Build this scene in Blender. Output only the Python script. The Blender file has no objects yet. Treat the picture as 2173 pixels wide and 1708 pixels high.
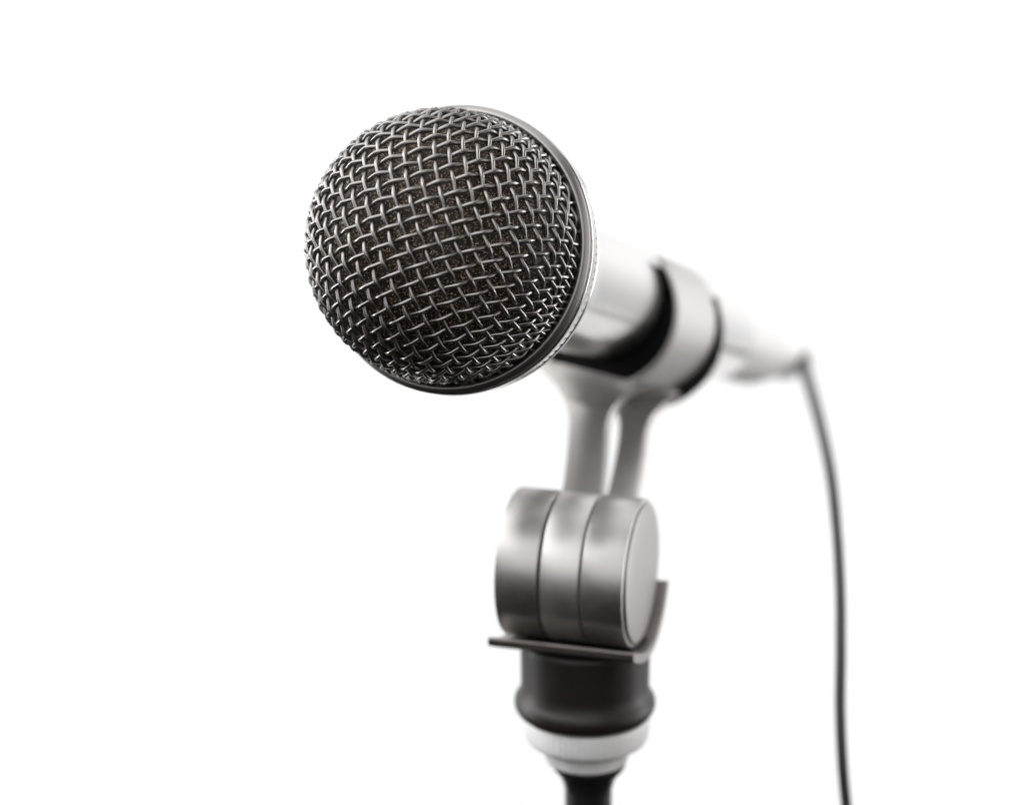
import bpy, bmesh, math, random
from mathutils import Vector, Matrix
random.seed(7)
C = bpy.data.collections.new('Scene'); S = bpy.context.scene; S.collection.children.link(C)
R = math.radians; PI = math.pi

# ------------------------------------------------------------------ camera
F = 5470.0                       # focal length in units of a 2173 px wide picture
PITCH = 16.0
CAMPOS = Vector((0, 0, 1.40))
cd = bpy.data.cameras.new('camera'); cam = bpy.data.objects.new('camera', cd); C.objects.link(cam)
cam.location = CAMPOS; cam.rotation_euler = (R(90 - PITCH), 0, 0)
cd.sensor_width = 36; cd.lens = 36 * F / 2173; cd.clip_start = 0.01; cd.clip_end = 60
cd.dof.use_dof = True; cd.dof.focus_distance = 0.434; cd.dof.aperture_fstop = 10
S.camera = cam
CM = Matrix.Rotation(R(90 - PITCH), 3, 'X')
def cw(v):                       # camera frame (right, down, forward) -> world direction
    return CM @ Vector((v[0], -v[1], -v[2]))
def at(px, py, d):               # a point seen at (px, py), d millimetres deep
    return CAMPOS + cw(((px - 1086.5) / F * d, (py - 854) / F * d, d)) * 0.001

# ------------------------------------------------------------------ light
W = bpy.data.worlds.new('World'); S.world = W; W.use_nodes = True
W.node_tree.nodes['Background'].inputs[0].default_value = (1.0, .97, .96, 1)
W.node_tree.nodes['Background'].inputs[1].default_value = 0.015
def area(name, loc, target, sx, sy, power, col=(1, 1, 1)):
    l = bpy.data.lights.new(name, 'AREA'); l.shape = 'RECTANGLE'; l.size = sx; l.size_y = sy
    l.energy = power; l.color = col
    o = bpy.data.objects.new(name, l); C.objects.link(o); o.location = loc
    o.rotation_euler = (Vector(target) - Vector(loc)).to_track_quat('-Z', 'Y').to_euler()
    return o
MIC = (0.03, 0.46, 1.30)
area('backdrop_lamp', (-1.6, 1.1, 1.3), (0, 2.6, 0.65), 0.8, 1.6, 38)
area('backdrop_lamp', (1.6, 1.1, 1.3), (0, 2.6, 0.65), 0.8, 1.6, 38)
area('top_softbox', (-0.15, 0.62, 2.2), (0.0, 0.5, 1.3), 1.8, 1.2, 9)
area('front_softbox', (-0.3, -0.80, 2.12), MIC, 2.6, 1.7, 17)
area('side_softbox', (1.15, 0.25, 1.46), MIC, 1.1, 1.1, 3.6, (1, .97, .95))
area('key_softbox', (-0.70, 0.42, 2.05), MIC, 1.2, 1.2, 6.5)
area('left_softbox', (-1.0, 0.75, 1.70), MIC, 1.0, 1.0, 4.2)
S.view_settings.view_transform = 'Standard'; S.view_settings.look = 'None'
S.view_settings.exposure = 0; S.view_settings.gamma = 1; S.view_settings.use_curve_mapping = False

# ------------------------------------------------------------------ materials
def mat(name, col, metal=0.0, rough=0.5, bump=0.0, scale=3000, var=0.0, rvar=0.0, coat=0.0, spec=.5, aniso=0):
    m = bpy.data.materials.new(name); m.use_nodes = True; nt = m.node_tree; N = nt.nodes
    b = N['Principled BSDF']
    b.inputs['Metallic'].default_value = metal; b.inputs['Roughness'].default_value = rough
    b.inputs['Specular IOR Level'].default_value = spec; b.inputs['Coat Weight'].default_value = coat
    tc = N.new('ShaderNodeTexCoord')
    nz = N.new('ShaderNodeTexNoise'); nz.inputs['Scale'].default_value = scale; nz.inputs['Detail'].default_value = 4
    nt.links.new(tc.outputs['Object'], nz.inputs['Vector'])
    mx = N.new('ShaderNodeMix'); mx.data_type = 'RGBA'
    mx.inputs[6].default_value = (*[c * (1 - var) for c in col], 1); mx.inputs[7].default_value = (*[min(1, c * (1 + var)) for c in col], 1)
    n2 = N.new('ShaderNodeTexNoise'); n2.inputs['Scale'].default_value = scale * .15; n2.inputs['Detail'].default_value = 6
    nt.links.new(tc.outputs['Object'], n2.inputs['Vector'])
    nt.links.new(n2.outputs['Fac'], mx.inputs[0]); nt.links.new(mx.outputs[2], b.inputs['Base Color'])
    if rvar:
        mr = N.new('ShaderNodeMapRange'); mr.inputs[3].default_value = max(0, rough - rvar); mr.inputs[4].default_value = rough + rvar
        nt.links.new(n2.outputs['Fac'], mr.inputs[0]); nt.links.new(mr.outputs[0], b.inputs['Roughness'])
    if bump:
        bp = N.new('ShaderNodeBump'); bp.inputs['Strength'].default_value = bump; bp.inputs['Distance'].default_value = 0.0001
        nt.links.new(nz.outputs['Fac'], bp.inputs['Height']); nt.links.new(bp.outputs[0], b.inputs['Normal'])
    return m
M_wire = mat('grille_wire', (.31, .298, .29), 1, .31, .15, 4000, .12, .08)
M_ring = mat('ring_satin', (.36, .345, .335), 1, .40, .08, 5000, .06, .05)
M_silver = mat('silver_body', (.71, .70, .695), 1, .20, .02, 2500, .03, .04)
M_plug = mat('plug_satin', (.88, .87, .86), .3, .5, .02, 2500, .03, .04)
M_clip = mat('clip_metal', (.60, .58, .565), 1, .45, .05, 3500, .05, .05)
M_arm = mat('arm_metal', (.43, .415, .40), 1, .50, .05, 3500, .05, .05)
M_lug = mat('lug_metal', (.70, .68, .665), 1, .46, .04, 3500, .05, .05)
M_drum = mat('drum_metal', (.54, .525, .51), 1, .42, .04, 3500, .05, .05)
for m_ in (M_lug, M_drum):
    nt = m_.node_tree; tg = nt.nodes.new('ShaderNodeTangent'); tg.direction_type = 'RADIAL'; tg.axis = 'Z'
    b = nt.nodes['Principled BSDF']; nt.links.new(tg.outputs[0], b.inputs['Tangent']); b.inputs['Anisotropic'].default_value = .15; b.inputs['Anisotropic Rotation'].default_value = .25
M_black = mat('black_rubber', (.004, .0035, .0035), 0, .6, .1, 3000, .2, .05, spec=.12)
M_neck = mat('black_plastic', (.013, .0095, .0085), 0, .46, .1, 3000, .15, .06)
M_cradle = mat('cradle_metal', (.30, .275, .26), 1, .38, .08, 3000, .1, .05)
M_pole = mat('pole_paint', (.013, .012, .012), 0, .38, .1, 3000, .15, .06)
M_nut = mat('white_nut', (.95, .945, .94), 0, .28, .03, 3000, .03, .04)
M_nut.node_tree.nodes['Principled BSDF'].inputs['Subsurface Weight'].default_value = 0
M_nut.node_tree.nodes['Principled BSDF'].inputs['Subsurface Scale'].default_value = .1
M_nut.node_tree.nodes['Principled BSDF'].inputs['Subsurface Radius'].default_value = (1, 1, 1)
M_cable = mat('cable_rubber', (.030, .026, .028), 0, .45, .1, 3000, .1, .05)
M_inner = mat('grille_shade', (.012, .011, .010), 0, .8, 0, 3000, .1)
M_wall = mat('backdrop_paper', (.86, .86, .86), 0, .9, .05, 60, .01)
# foam: dark brown cells, glints painted in as pale base colour
M_foam = bpy.data.materials.new('foam'); M_foam.use_nodes = True
nt = M_foam.node_tree; N = nt.nodes; b = N['Principled BSDF']
tc = N.new('ShaderNodeTexCoord')
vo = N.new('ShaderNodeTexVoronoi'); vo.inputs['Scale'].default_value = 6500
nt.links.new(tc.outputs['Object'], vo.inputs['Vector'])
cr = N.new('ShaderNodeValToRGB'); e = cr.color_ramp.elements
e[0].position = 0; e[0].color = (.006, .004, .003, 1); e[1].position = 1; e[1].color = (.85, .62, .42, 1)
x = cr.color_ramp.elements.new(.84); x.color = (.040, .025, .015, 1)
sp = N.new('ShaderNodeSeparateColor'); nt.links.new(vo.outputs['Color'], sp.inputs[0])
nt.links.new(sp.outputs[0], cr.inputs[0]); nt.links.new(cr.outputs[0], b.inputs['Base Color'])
b.inputs['Roughness'].default_value = .5
b.inputs['Specular IOR Level'].default_value = .35
b.inputs['Sheen Weight'].default_value = .12; b.inputs['Sheen Roughness'].default_value = .25
b.inputs['Sheen Tint'].default_value = (1, .80, .64, 1)
bp = N.new('ShaderNodeBump'); bp.inputs['Strength'].default_value = 1; bp.inputs['Distance'].default_value = .00010
nt.links.new(vo.outputs['Color'], bp.inputs['Height']); nt.links.new(bp.outputs[0], b.inputs['Normal'])

# ------------------------------------------------------------------ helpers
def obj(name, bm, m, parent=None, smooth=True, sharp=40):
    bmesh.ops.recalc_face_normals(bm, faces=bm.faces)
    me = bpy.data.meshes.new(name); bm.to_mesh(me); bm.free()
    for p in me.polygons: p.use_smooth = smooth
    if smooth: me.set_sharp_from_angle(angle=R(sharp))
    me.materials.append(m)
    o = bpy.data.objects.new(name, me); C.objects.link(o)
    if parent: o.parent = parent
    return o
def thing(name, label, cat, matrix):
    o = bpy.data.objects.new(name, None); C.objects.link(o); o.matrix_world = matrix
    o.empty_display_size = .01
    o['label'] = label; o['category'] = cat
    return o
def frame(origin, z, xhint):
    z = z.normalized(); y = z.cross(xhint).normalized(); xx = y.cross(z)
    m = Matrix((xx, y, z)).transposed().to_4x4(); m.translation = origin
    return m
def lathe(bm, prof, n=96, M=None, a0=0, a1=2 * PI, knurl=None):
    """prof: closed or open list of (r, z) in mm"""
    full = abs(a1 - a0 - 2 * PI) < 1e-6
    rings = []
    for (r, z) in prof:
        ring = []
        if r < 1e-6:
            v = bm.verts.new((0, 0, z * .001)); ring = [v] * (n if full else n + 1)
        else:
            for i in range(n if full else n + 1):
                a = a0 + (a1 - a0) * i / n
                rr = r + (knurl(a, z) if knurl else 0)
                ring.append(bm.verts.new((rr * math.cos(a) * .001, rr * math.sin(a) * .001, z * .001)))
        rings.append(ring)
    for p, q in zip(rings, rings[1:]):
        m = len(p)
        for i in range(m if full else m - 1):
            j = (i + 1) % m
            vs = []
            for v in (p[i], p[j], q[j], q[i]):
                if v not in vs: vs.append(v)
            if len(vs) > 2:
                try: bm.faces.new(vs)
                except ValueError: pass
    if M: bmesh.ops.transform(bm, matrix=M, verts=bm.verts)
    return bm
def rnd(pts, r, n=4):
    """round the inner corners of an open polyline of (r, z)"""
    out = [pts[0]]
    for a, b_, c in zip(pts, pts[1:], pts[2:]):
        a, b_, c = Vector(a), Vector(b_), Vector(c)
        d1 = min(r, (a - b_).length * .45); d2 = min(r, (c - b_).length * .45)
        p = b_ + (a - b_).normalized() * d1; q = b_ + (c - b_).normalized() * d2
        for i in range(n + 1):
            t = i / n
            out.append(tuple(p * (1 - t) ** 2 + b_ * 2 * t * (1 - t) + q * t * t))
    out.append(pts[-1]); return out
def tube(bm, pts, rad, sides=8, ups=None, flat=1.0, cap=True):
    """sweep a round section; rad a number or a list"""
    n = len(pts); rings = []; prev = None
    for i, p in enumerate(pts):
        t = (pts[min(i + 1, n - 1)] - pts[max(i - 1, 0)]).normalized()
        if ups: u = ups[i]
        else:
            u = prev if prev is not None else (Vector((0, 0, 1)) if abs(t.z) < .9 else Vector((1, 0, 0)))
        s = t.cross(u).normalized(); u2 = s.cross(t).normalized(); prev = u2
        rr = rad[i] if isinstance(rad, list) else rad
        rings.append([bm.verts.new(p + s * (math.cos(2 * PI * k / sides) * rr) + u2 * (math.sin(2 * PI * k / sides) * rr * flat)) for k in range(sides)])
    for a, b_ in zip(rings, rings[1:]):
        for k in range(sides):
            bm.faces.new((a[k], a[(k + 1) % sides], b_[(k + 1) % sides], b_[k]))
    if cap:
        bm.faces.new(rings[0]); bm.faces.new(rings[-1][::-1])
def spline(P, n=12):
    P = [Vector(p) for p in P]; P = [P[0] * 2 - P[1]] + P + [P[-1] * 2 - P[-2]]; out = []
    for i in range(1, len(P) - 2):
        a, b_, c, d = P[i - 1:i + 3]
        for k in range(n):
            t = k / n
            out.append(.5 * ((2 * b_) + (c - a) * t + (2 * a - 5 * b_ + 4 * c - d) * t * t + (3 * b_ - a - 3 * c + d) * t ** 3))
    out.append(P[-2]); return out

# ------------------------------------------------------------------ backdrop
bm = bmesh.new()
prof = [(2.0, -0.25)]
for i in range(13):
    a = PI * .5 * i / 12
    prof.append((2.3 + .3 * math.sin(a), -0.25 + .3 - .3 * math.cos(a)))
prof += [(2.6, 1.2), (2.6, 4.2)]
prev = None
for (yy, zz) in prof:
    row = [bm.verts.new((xx, yy, zz)) for xx in (-3.5, 0, 3.5)]
    if prev:
        for k in range(2): bm.faces.new((prev[k], prev[k + 1], row[k + 1], row[k]))
    prev = row
o = obj('backdrop', bm, M_wall); o['kind'] = 'structure'
o['label'] = 'plain white seamless backdrop behind the microphone'

# ------------------------------------------------------------------ microphone
D0 = 450.0
C0 = at(963, 530, D0)
r0 = Vector(((963 - 1086.5) / F, (530 - 854) / F, 1)).normalized()
e0 = Vector((math.cos(R(18)), math.sin(R(18)), 0)); e0 = (e0 - r0 * e0.dot(r0)).normalized()
TH = R(24)
a_cam = r0 * math.cos(TH) + e0 * math.sin(TH)              # tail direction
down_cam = Vector((-.24, .97, 0)); down_cam = (down_cam - a_cam * down_cam.dot(a_cam)).normalized()
AX = cw(a_cam).normalized(); DOWN = cw(down_cam).normalized()
MM = frame(C0, -AX, -DOWN.cross(-AX))                        # local: +z = front of the microphone
# make local y = up (away from the stand)
zz = -AX; yy = -DOWN; xx = yy.cross(zz)
MM = Matrix((xx, yy, zz)).transposed().to_4x4(); MM.translation = C0
mic = thing('microphone', 'silver handheld microphone with round woven wire mesh head, held in the stand clip', 'microphone', MM)

DZ = 5.0; RB = 23.2; RW = 0.375; PITCHW = 2.50; AMP = .36
def net(n, roll):
    """fishnet of equal chords draped over a sphere from its pole"""
    g = {}; st = 2 * math.asin(PITCHW / RB / 2)
    for i in range(-n, n + 1):
        a = st * i
        g[(i, 0)] = Vector((math.sin(a), 0, math.cos(a))); g[(0, i)] = Vector((0, math.sin(a), math.cos(a)))
    for sx in (1, -1):
        for sy in (1, -1):
            for i in range(0, n):
                for j in range(0, n):
                    A = g.get((sx * i, sy * j)); B = g.get((sx * (i + 1), sy * j)); D = g.get((sx * i, sy * (j + 1)))
                    if A is None or B is None or D is None: continue
                    if sx and (sx * (i + 1), sy * (j + 1)) in g: continue
                    nn = B.cross(D)
                    if nn.length < 1e-4: continue
                    nn.normalize()
                    P = A - nn * (2 * A.dot(nn))
                    if P.z < -.42: continue
                    g[(sx * (i + 1), sy * (j + 1))] = P
    rot = Matrix.Rotation(roll, 3, 'Z')
    return {k: rot @ v for k, v in g.items()}
def onshell(u, h):
    """unit vector -> dome point (below the equator it runs down a cylinder); h = height off the shell"""
    th = math.atan2(math.hypot(u.x, u.y), u.z); ph = math.atan2(u.y, u.x)
    if th <= PI / 2:
        return Vector((u.x, u.y, u.z)) * (RB + h) + Vector((0, 0, DZ)), u
    n = Vector((math.cos(ph), math.sin(ph), 0))
    return n * (RB + h) + Vector((0, 0, DZ - RB * (th - PI / 2))), n
ROLL = R(31)
G = net(18, ROLL)
bm = bmesh.new(); NS = 6; TMAX = R(101)
def wave(t):                     # rounded triangle wave, 1 at t=0, -1 at t=1
    c = math.cos(PI * t)
    return .60 * c + .40 * (1 - 2 * abs(((t) % 2) if (t % 2) <= 1 else 2 - (t % 2)))
for fam in (0, 1):
    for w in range(-18, 19):
        ks = [k for k in range(-18, 19) if ((k, w) if fam == 0 else (w, k)) in G]
        if len(ks) < 2: continue
        us = {k: G[(k, w) if fam == 0 else (w, k)] for k in ks}
        run = []; amp = AMP * random.uniform(.94, 1.06)
        for k in range(ks[0], ks[-1]):
            if k not in us or k + 1 not in us: continue
            a, b_ = us[k], us[k + 1]
            z_ = us.get(k - 1, a + (a - b_)); y_ = us.get(k + 2, b_ + (b_ - a))
            for s in range(NS + (1 if k + 1 == ks[-1] else 0)):
                t = s / NS
                u = .5 * ((2 * a) + (b_ - z_) * t + (2 * z_ - 5 * a + 4 * b_ - y_) * t * t + (3 * a - z_ - 3 * b_ + y_) * t ** 3)
                u = u.normalized()
                if math.acos(max(-1, min(1, u.z))) > TMAX: run.append(None); continue
                sg = 1 if (k + w + fam) % 2 == 0 else -1
                h = amp * sg * wave(t) * (1 + .10 * math.sin(k * 2.7 + w * 5.1 + fam))
                run.append(onshell(u, h))
        seg = []
        for r_ in run + [None]:
            if r_ is None:
                if len(seg) > 3: tube(bm, [p * .001 for p, n_ in seg], RW * .001, 8, [n_ for p, n_ in seg])
                seg = []
            else: seg.append(r_)
obj('wire_mesh_grille', bm, M_wire, mic, sharp=80)
# foam lining under the grille
bm = bmesh.new(); pr = []
RF = 22.0
for i in range(0, 41):
    a = PI / 2 * i / 40
    pr.append((RF * math.sin(a), DZ + RF * math.cos(a)))
pr += [(RF, 1), (RF, -3), (0, -3)]
lathe(bm, pr, 128); obj('foam_lining', bm, M_foam, mic)
# front ring and grille base
bm = bmesh.new()
lathe(bm, rnd([(22.2, -2.4), (22.9, -.6), (23.75, 1.1), (24.35, 1.5), (24.8, 1.25), (25.3, .55), (25.45, .2), (25.15, -.05), (25.15, -.3), (25.4, -.5), (25.2, -.75), (22.2, -2.4)], .25), 160)
obj('grille_ring', bm, M_ring, mic)
bm = bmesh.new()
lathe(bm, rnd([(22, -.8), (25.0, -.85), (25.4, -1.2), (25.4, -2.6), (25.1, -2.9), (24.6, -3.0), (24, -3.1)], .2), 160)
obj('grille_base', bm, M_silver, mic)
bm = bmesh.new()   # slotted band behind the ring
lathe(bm, [(23.6, -2.9), (24.9, -3.0), (24.95, -3.2), (24.95, -3.9), (24.95, -4.6), (24.8, -4.9), (23.4, -5.0)], 660, knurl=lambda a, z: -.22 * max(0, min(1, 2 * math.sin(a * 110) - .6)) * (1 if -4.4 < z < -3.3 else 0))
obj('slotted_band', bm, M_silver, mic, sharp=60)
bm = bmesh.new()
lathe(bm, rnd([(22, -4.95), (24.9, -5.05), (24.7, -7.0), (22.0, -11), (15.0, -24), (13.3, -31), (12.8, -40), (12.35, -80), (12.0, -120), (11.2, -150), (10.6, -153), (10.2, -153.2), (6, -153.2)], 1.2), 128)
obj('handle', bm, M_silver, mic)

# ------------------------------------------------------------------ cable with its plug
MC = MM.copy(); MC.translation = MM @ Vector((0, 0, -.1535))
cab = thing('audio_cable', 'thin dark grey cable hanging in a curve from the rear plug of the microphone', 'cable', MC)
bm = bmesh.new()
lathe(bm, rnd([(6, 0), (10.0, -.1), (10.0, -4), (9.7, -5), (9.4, -26), (9.3, -30), (8.6, -35), (7.4, -37), (0, -37)], .6), 96)
obj('plug', bm, M_plug, cab)
def mp(z, x=0, y=0): return MM @ Vector((x * .001, y * .001, z * .001))
bend = [mp(-189), mp(-205), mp(-219, 0, -.6), at(1690, 738, 656), at(1702, 765, 647)]
pts = spline(bend, 8)
bm = bmesh.new(); nb = len(pts)
Mi = MC.inverted()
tube(bm, [Mi @ p for p in pts], [(.0070 * (1 - i / (nb - 1)) + .0026 * (i / (nb - 1))) for i in range(nb)], 24)
obj('strain_relief', bm, M_plug, cab)
cp = [at(1701, 764, 648), at(1712, 797, 632), at(1737, 885, 588), at(1762, 1000, 548), at(1775.5, 1120, 526), at(1783, 1250, 514), at(1784, 1380, 508), at(1783, 1500, 506), at(1788, 1620, 506), at(1798, 1730, 508), at(1815, 1900, 512), at(1830, 2150, 520), at(1832, 2500, 540)]
cpts = spline(cp, 14)
cr_ = [max(.00105, .0017 - .00065 * i / 56) for i in range(len(cpts))]
bm = bmesh.new(); tube(bm, [Mi @ p for p in cpts], cr_, 16)
obj('cord', bm, M_cable, cab)

# ------------------------------------------------------------------ stand
KD = 481.0
KC = at(1226, 1202, KD)                                        # centre of the pivot drum
kx = cw(Vector((math.cos(R(15.5)) * math.cos(R(5)), math.cos(R(15.5)) * math.sin(R(5)), -math.sin(R(15.5))))).normalized()
BASE = at(1252, 2600, KD)
POLE = at(1250, 1640, KD)
SM = Matrix.Translation(Vector((POLE.x, POLE.y, POLE.z - .5)))
stand = thing('microphone_stand', 'grey and black microphone stand with swivel drum and open two-armed clip gripping the microphone', 'microphone stand', SM)
Si = SM.inverted()
def inst(bm, M):                 # world-placed geometry into the stand's frame
    bmesh.ops.transform(bm, matrix=Si @ M, verts=bm.verts); return bm
# frame of the drum: local z = drum axis (to the right), local y up
ky = Vector((0, 0, 1)); ky = (ky - kx * ky.dot(kx)).normalized(); kb = ky.cross(kx)   # kb x: points away/back or front
KM = Matrix((kb, ky, kx)).transposed().to_4x4(); KM.translation = KC
RK = 13.9
def drum(z0, z1, r, m, name, c=.5):
    bm = lathe(bmesh.new(), [(0, z0), (r - c * 1.4, z0), (r - c, z0 + .05), (r - c * .3, z0 + c * .35), (r, z0 + c), (r, z1 - c), (r - c * .3, z1 - c * .35), (r - c, z1 - .05), (r - c * 1.4, z1), (0, z1)], 128)
    o = obj(name, bm, m, stand); o.matrix_local = Si @ KM
    return o
drum(-12.3, -4.15, RK, M_drum, 'pivot_cheek', .45)
drum(-3.85, 3.7, RK - .1, M_lug, 'pivot_lug', .5)
drum(3.95, 11.9, RK, M_drum, 'pivot_cheek', .3)
drum(11.7, 12.6, RK - .8, M_arm, 'pivot_cap', .35)
# cradle: a shell round the back and bottom of the drum with a flat lip to the front
def angp(a, r): return Vector((math.cos(a) * r, math.sin(a) * r))   # in drum's local (x, y)
front = -1 if kb.dot(cw(Vector((0, 0, 1)))) > 0 else 1              # local x sign that points to the camera
ri, ro = 14.4, 16.3
def fp(a, r):     # a: 0 = front, -90 = down, -180 = back
    return (math.cos(R(a)) * r * front, math.sin(R(a)) * r)
inner = [fp(a, ri) for a in range(-156, -98, 6)]; outer = [fp(a, ro) for a in range(-156, -98, 6)]
inner += [(front * 2.2, -14.25), (front * 5.5, -13.5), (front * 9, -12.3), (front * 12.9, -10.7), (front * 13.4, -11.0)]
outer += [(front * 2.2, -16.2), (front * 5.5, -15.4), (front * 9, -14.2), (front * 12.8, -12.5), (front * 13.4, -12.0)]
loop = inner + outer[::-1]
bm = bmesh.new(); rows = []
for z in (-13.4, 14.2):
    rows.append([bm.verts.new((x_ * .001, y_ * .001, z * .001)) for x_, y_ in loop])
for a, b_ in zip(rows, rows[1:]):
    n = len(loop)
    for k in range(n): bm.faces.new((a[k], a[(k + 1) % n], b_[(k + 1) % n], b_[k]))
ni = len(inner); n = len(loop)
for row in (rows[0], rows[-1]):
    for k in range(ni - 1): bm.faces.new((row[k], row[k + 1], row[n - 2 - k], row[n - 1 - k]))
obj('cradle', inst(bm, KM), M_cradle, stand, sharp=35)
# neck, flange: lofted from an oval under the cradle to a round flange
def px_mm(p, d=KD): return p / (F / d)
def zat(y): return at(1240, y, KD).z
base = at(1240, 1400, KD)
def onaxis(x, y):                # where the ray through (x, y) meets the upright plane of the stand's axis
    d = at(x, y, 1000) - CAMPOS; t = (KC.y + .0005 - CAMPOS.y) / d.y
    return CAMPOS + d * t
def vcol(name, prof, m, xshift=0, n=128, knurl=None):
    """prof: (radius mm, picture row) on the vertical axis under the drum"""
    A = Matrix.Translation(Vector((onaxis(1241 + xshift, 1500).x, KC.y + .0005, 0)))
    pr = [(r, onaxis(1240, y).z * 1000) for r, y in prof]
    return obj(name, inst(lathe(bmesh.new(), rnd(pr, .8), n, knurl=knurl), A), m, stand)
vcol('neck', [(0, 1346), (11.5, 1348), (12.3, 1356), (12.2, 1400), (12.15, 1450), (12.5, 1465), (13.3, 1475), (13.45, 1490), (12.9, 1504), (11.6, 1514), (0, 1515)], M_neck)
vcol('locking_nut', [(0, 1513), (11.9, 1514), (11.8, 1540), (11.4, 1564), (9.6, 1572), (8.3, 1580), (7.9, 1592), (7.8, 1611), (0, 1612)], M_nut, 4, 240, knurl=lambda a, z: .10 * math.sin(a * 60))
vcol('pole', [(0, 1610), (7.2, 1611), (6.9, 1624), (5.4, 1642), (4.5, 1668), (4.25, 2600), (4.25, 4500), (0, 4501)], M_pole, 9)

# ------------------------------------------------------------------ clip round the handle (in the microphone's frame)
OFFY = -2.4
def shell(z0, z1, rin, rout, oy_in, oy_out, a0, a1, n=96, c=.35):
    """open ring whose inner and outer circles may be eccentric; z0 front"""
    bm = bmesh.new(); rows = []
    for i in range(n + 1):
        a = R(a0 + (a1 - a0) * i / n); ca, sa = math.cos(a), math.sin(a)
        tip = min(1, min(i, n - i) / 4) ** .5
        rm = (rin + rout) / 2
        ro_ = rin + (rout - rin) * min(1, .45 + min(i, n - i) / n * 3)
        def P(r, oy, z):
            r2 = rm + (r - rm) * max(tip, .05) if oy_in == oy_out else r
            return bm.verts.new((ca * r2 * .001, (sa * r2 + oy) * .001, z * .001))
        rows.append([P(rin, oy_in, z0 - c), P(rin + c, oy_in, z0), P(ro_ - c, oy_out, z0), P(ro_, oy_out, z0 - c),
                     P(ro_, oy_out, z1 + c), P(ro_ - c, oy_out, z1), P(rin + c, oy_in, z1), P(rin, oy_in, z1 + c)])
    for a, b_ in zip(rows, rows[1:]):
        for k in range(8): bm.faces.new((a[k], a[(k + 1) % 8], b_[(k + 1) % 8], b_[k]))
    bm.faces.new(rows[0]); bm.faces.new(rows[-1][::-1])
    return bm
A0, A1 = -236, 60
clip = obj('clip', inst(shell(-80, -107, 14.95, 16.15, OFFY, OFFY, A0, A1), MM), M_clip, stand)
li = obj('clip_liner', inst(shell(-80.6, -105, 12.5, 14.9, 0.1, OFFY, A0 + 4, A1 - 16), MM), M_black, clip)
rb = obj('rear_band', inst(shell(-105.5, -110, 15.6, 17.2, OFFY, OFFY - .9, A0 + 26, A1 - 26), MM), M_black, clip)

# arms: two flat legs from the clip down to the drum, flared at the top
def arm(name, z, wid, x0, flare, bot, thick, m, parent):
    """tops: list of (down mm, half width mm, z shift, x shift) in the microphone's frame; bot: world point at the drum"""
    rows = []; bm = bmesh.new()
    Mi_ = MM.inverted(); bl = Mi_ @ bot * 1000
    n = 28
    for i in range(n + 1):
        t = i / n
        y = OFFY - 12.5 + (bl.y - (OFFY - 12.5)) * t
        zc = z + (bl.z - z) * (t ** 1.3)
        xc = x0 + (bl.x - x0) * t
        dd = -(y - OFFY) - 12.5
        hw = wid + flare * max(0, 1 - dd / 11.5) ** 2.2
        th = thick * (1 + .5 * max(0, 1 - dd / 9) ** 2)
        bv = .55
        ring = []
        for (sx, sz) in ((1, 1), (1, -1), (-1, -1), (-1, 1)):
            pass
        pr = [(hw - bv, th), (hw - .15, th - .2), (hw, th - bv), (hw, -th + bv), (hw - .15, -th + .2), (hw - bv, -th), (-hw + bv, -th), (-hw + .15, -th + .2), (-hw, -th + bv), (-hw, th - bv), (-hw + .15, th - .2), (-hw + bv, th)]
        drop = 0
        for (u, v) in pr:
            # follow the shell's underside at the top so the flare hugs it
            lift = 0
            if dd < 9:
                rr = 14.9
                hug = math.sqrt(max(0, rr * rr - min(rr * .999, abs(u)) ** 2)) - 12.5
                lift = -(hug) * 0
            ring.append(bm.verts.new(((xc + u) * .001, (y + lift) * .001, (zc + v) * .001)))
        rows.append(ring)
    for a, b_ in zip(rows, rows[1:]):
        for k in range(12): bm.faces.new((a[k], a[(k + 1) % 12], b_[(k + 1) % 12], b_[k]))
    bm.faces.new(rows[0]); bm.faces.new(rows[-1][::-1])
    return obj(name, inst(bm, MM), m, parent, sharp=35)
arm('clip_arm', -83, 4.1, -1.7, 9.5, at(1229, 1120, KD + 7), 1.7, M_arm, clip)
arm('clip_arm', -106, 3.0, .7, 8.5, at(1305, 1120, KD + 16), 1.5, M_clip, clip)  # rear arm gets lighter metal: its brighter light is put into the colour

# ------------------------------------------------------------------ render settings
S.render.resolution_x = 1024; S.render.resolution_y = 804
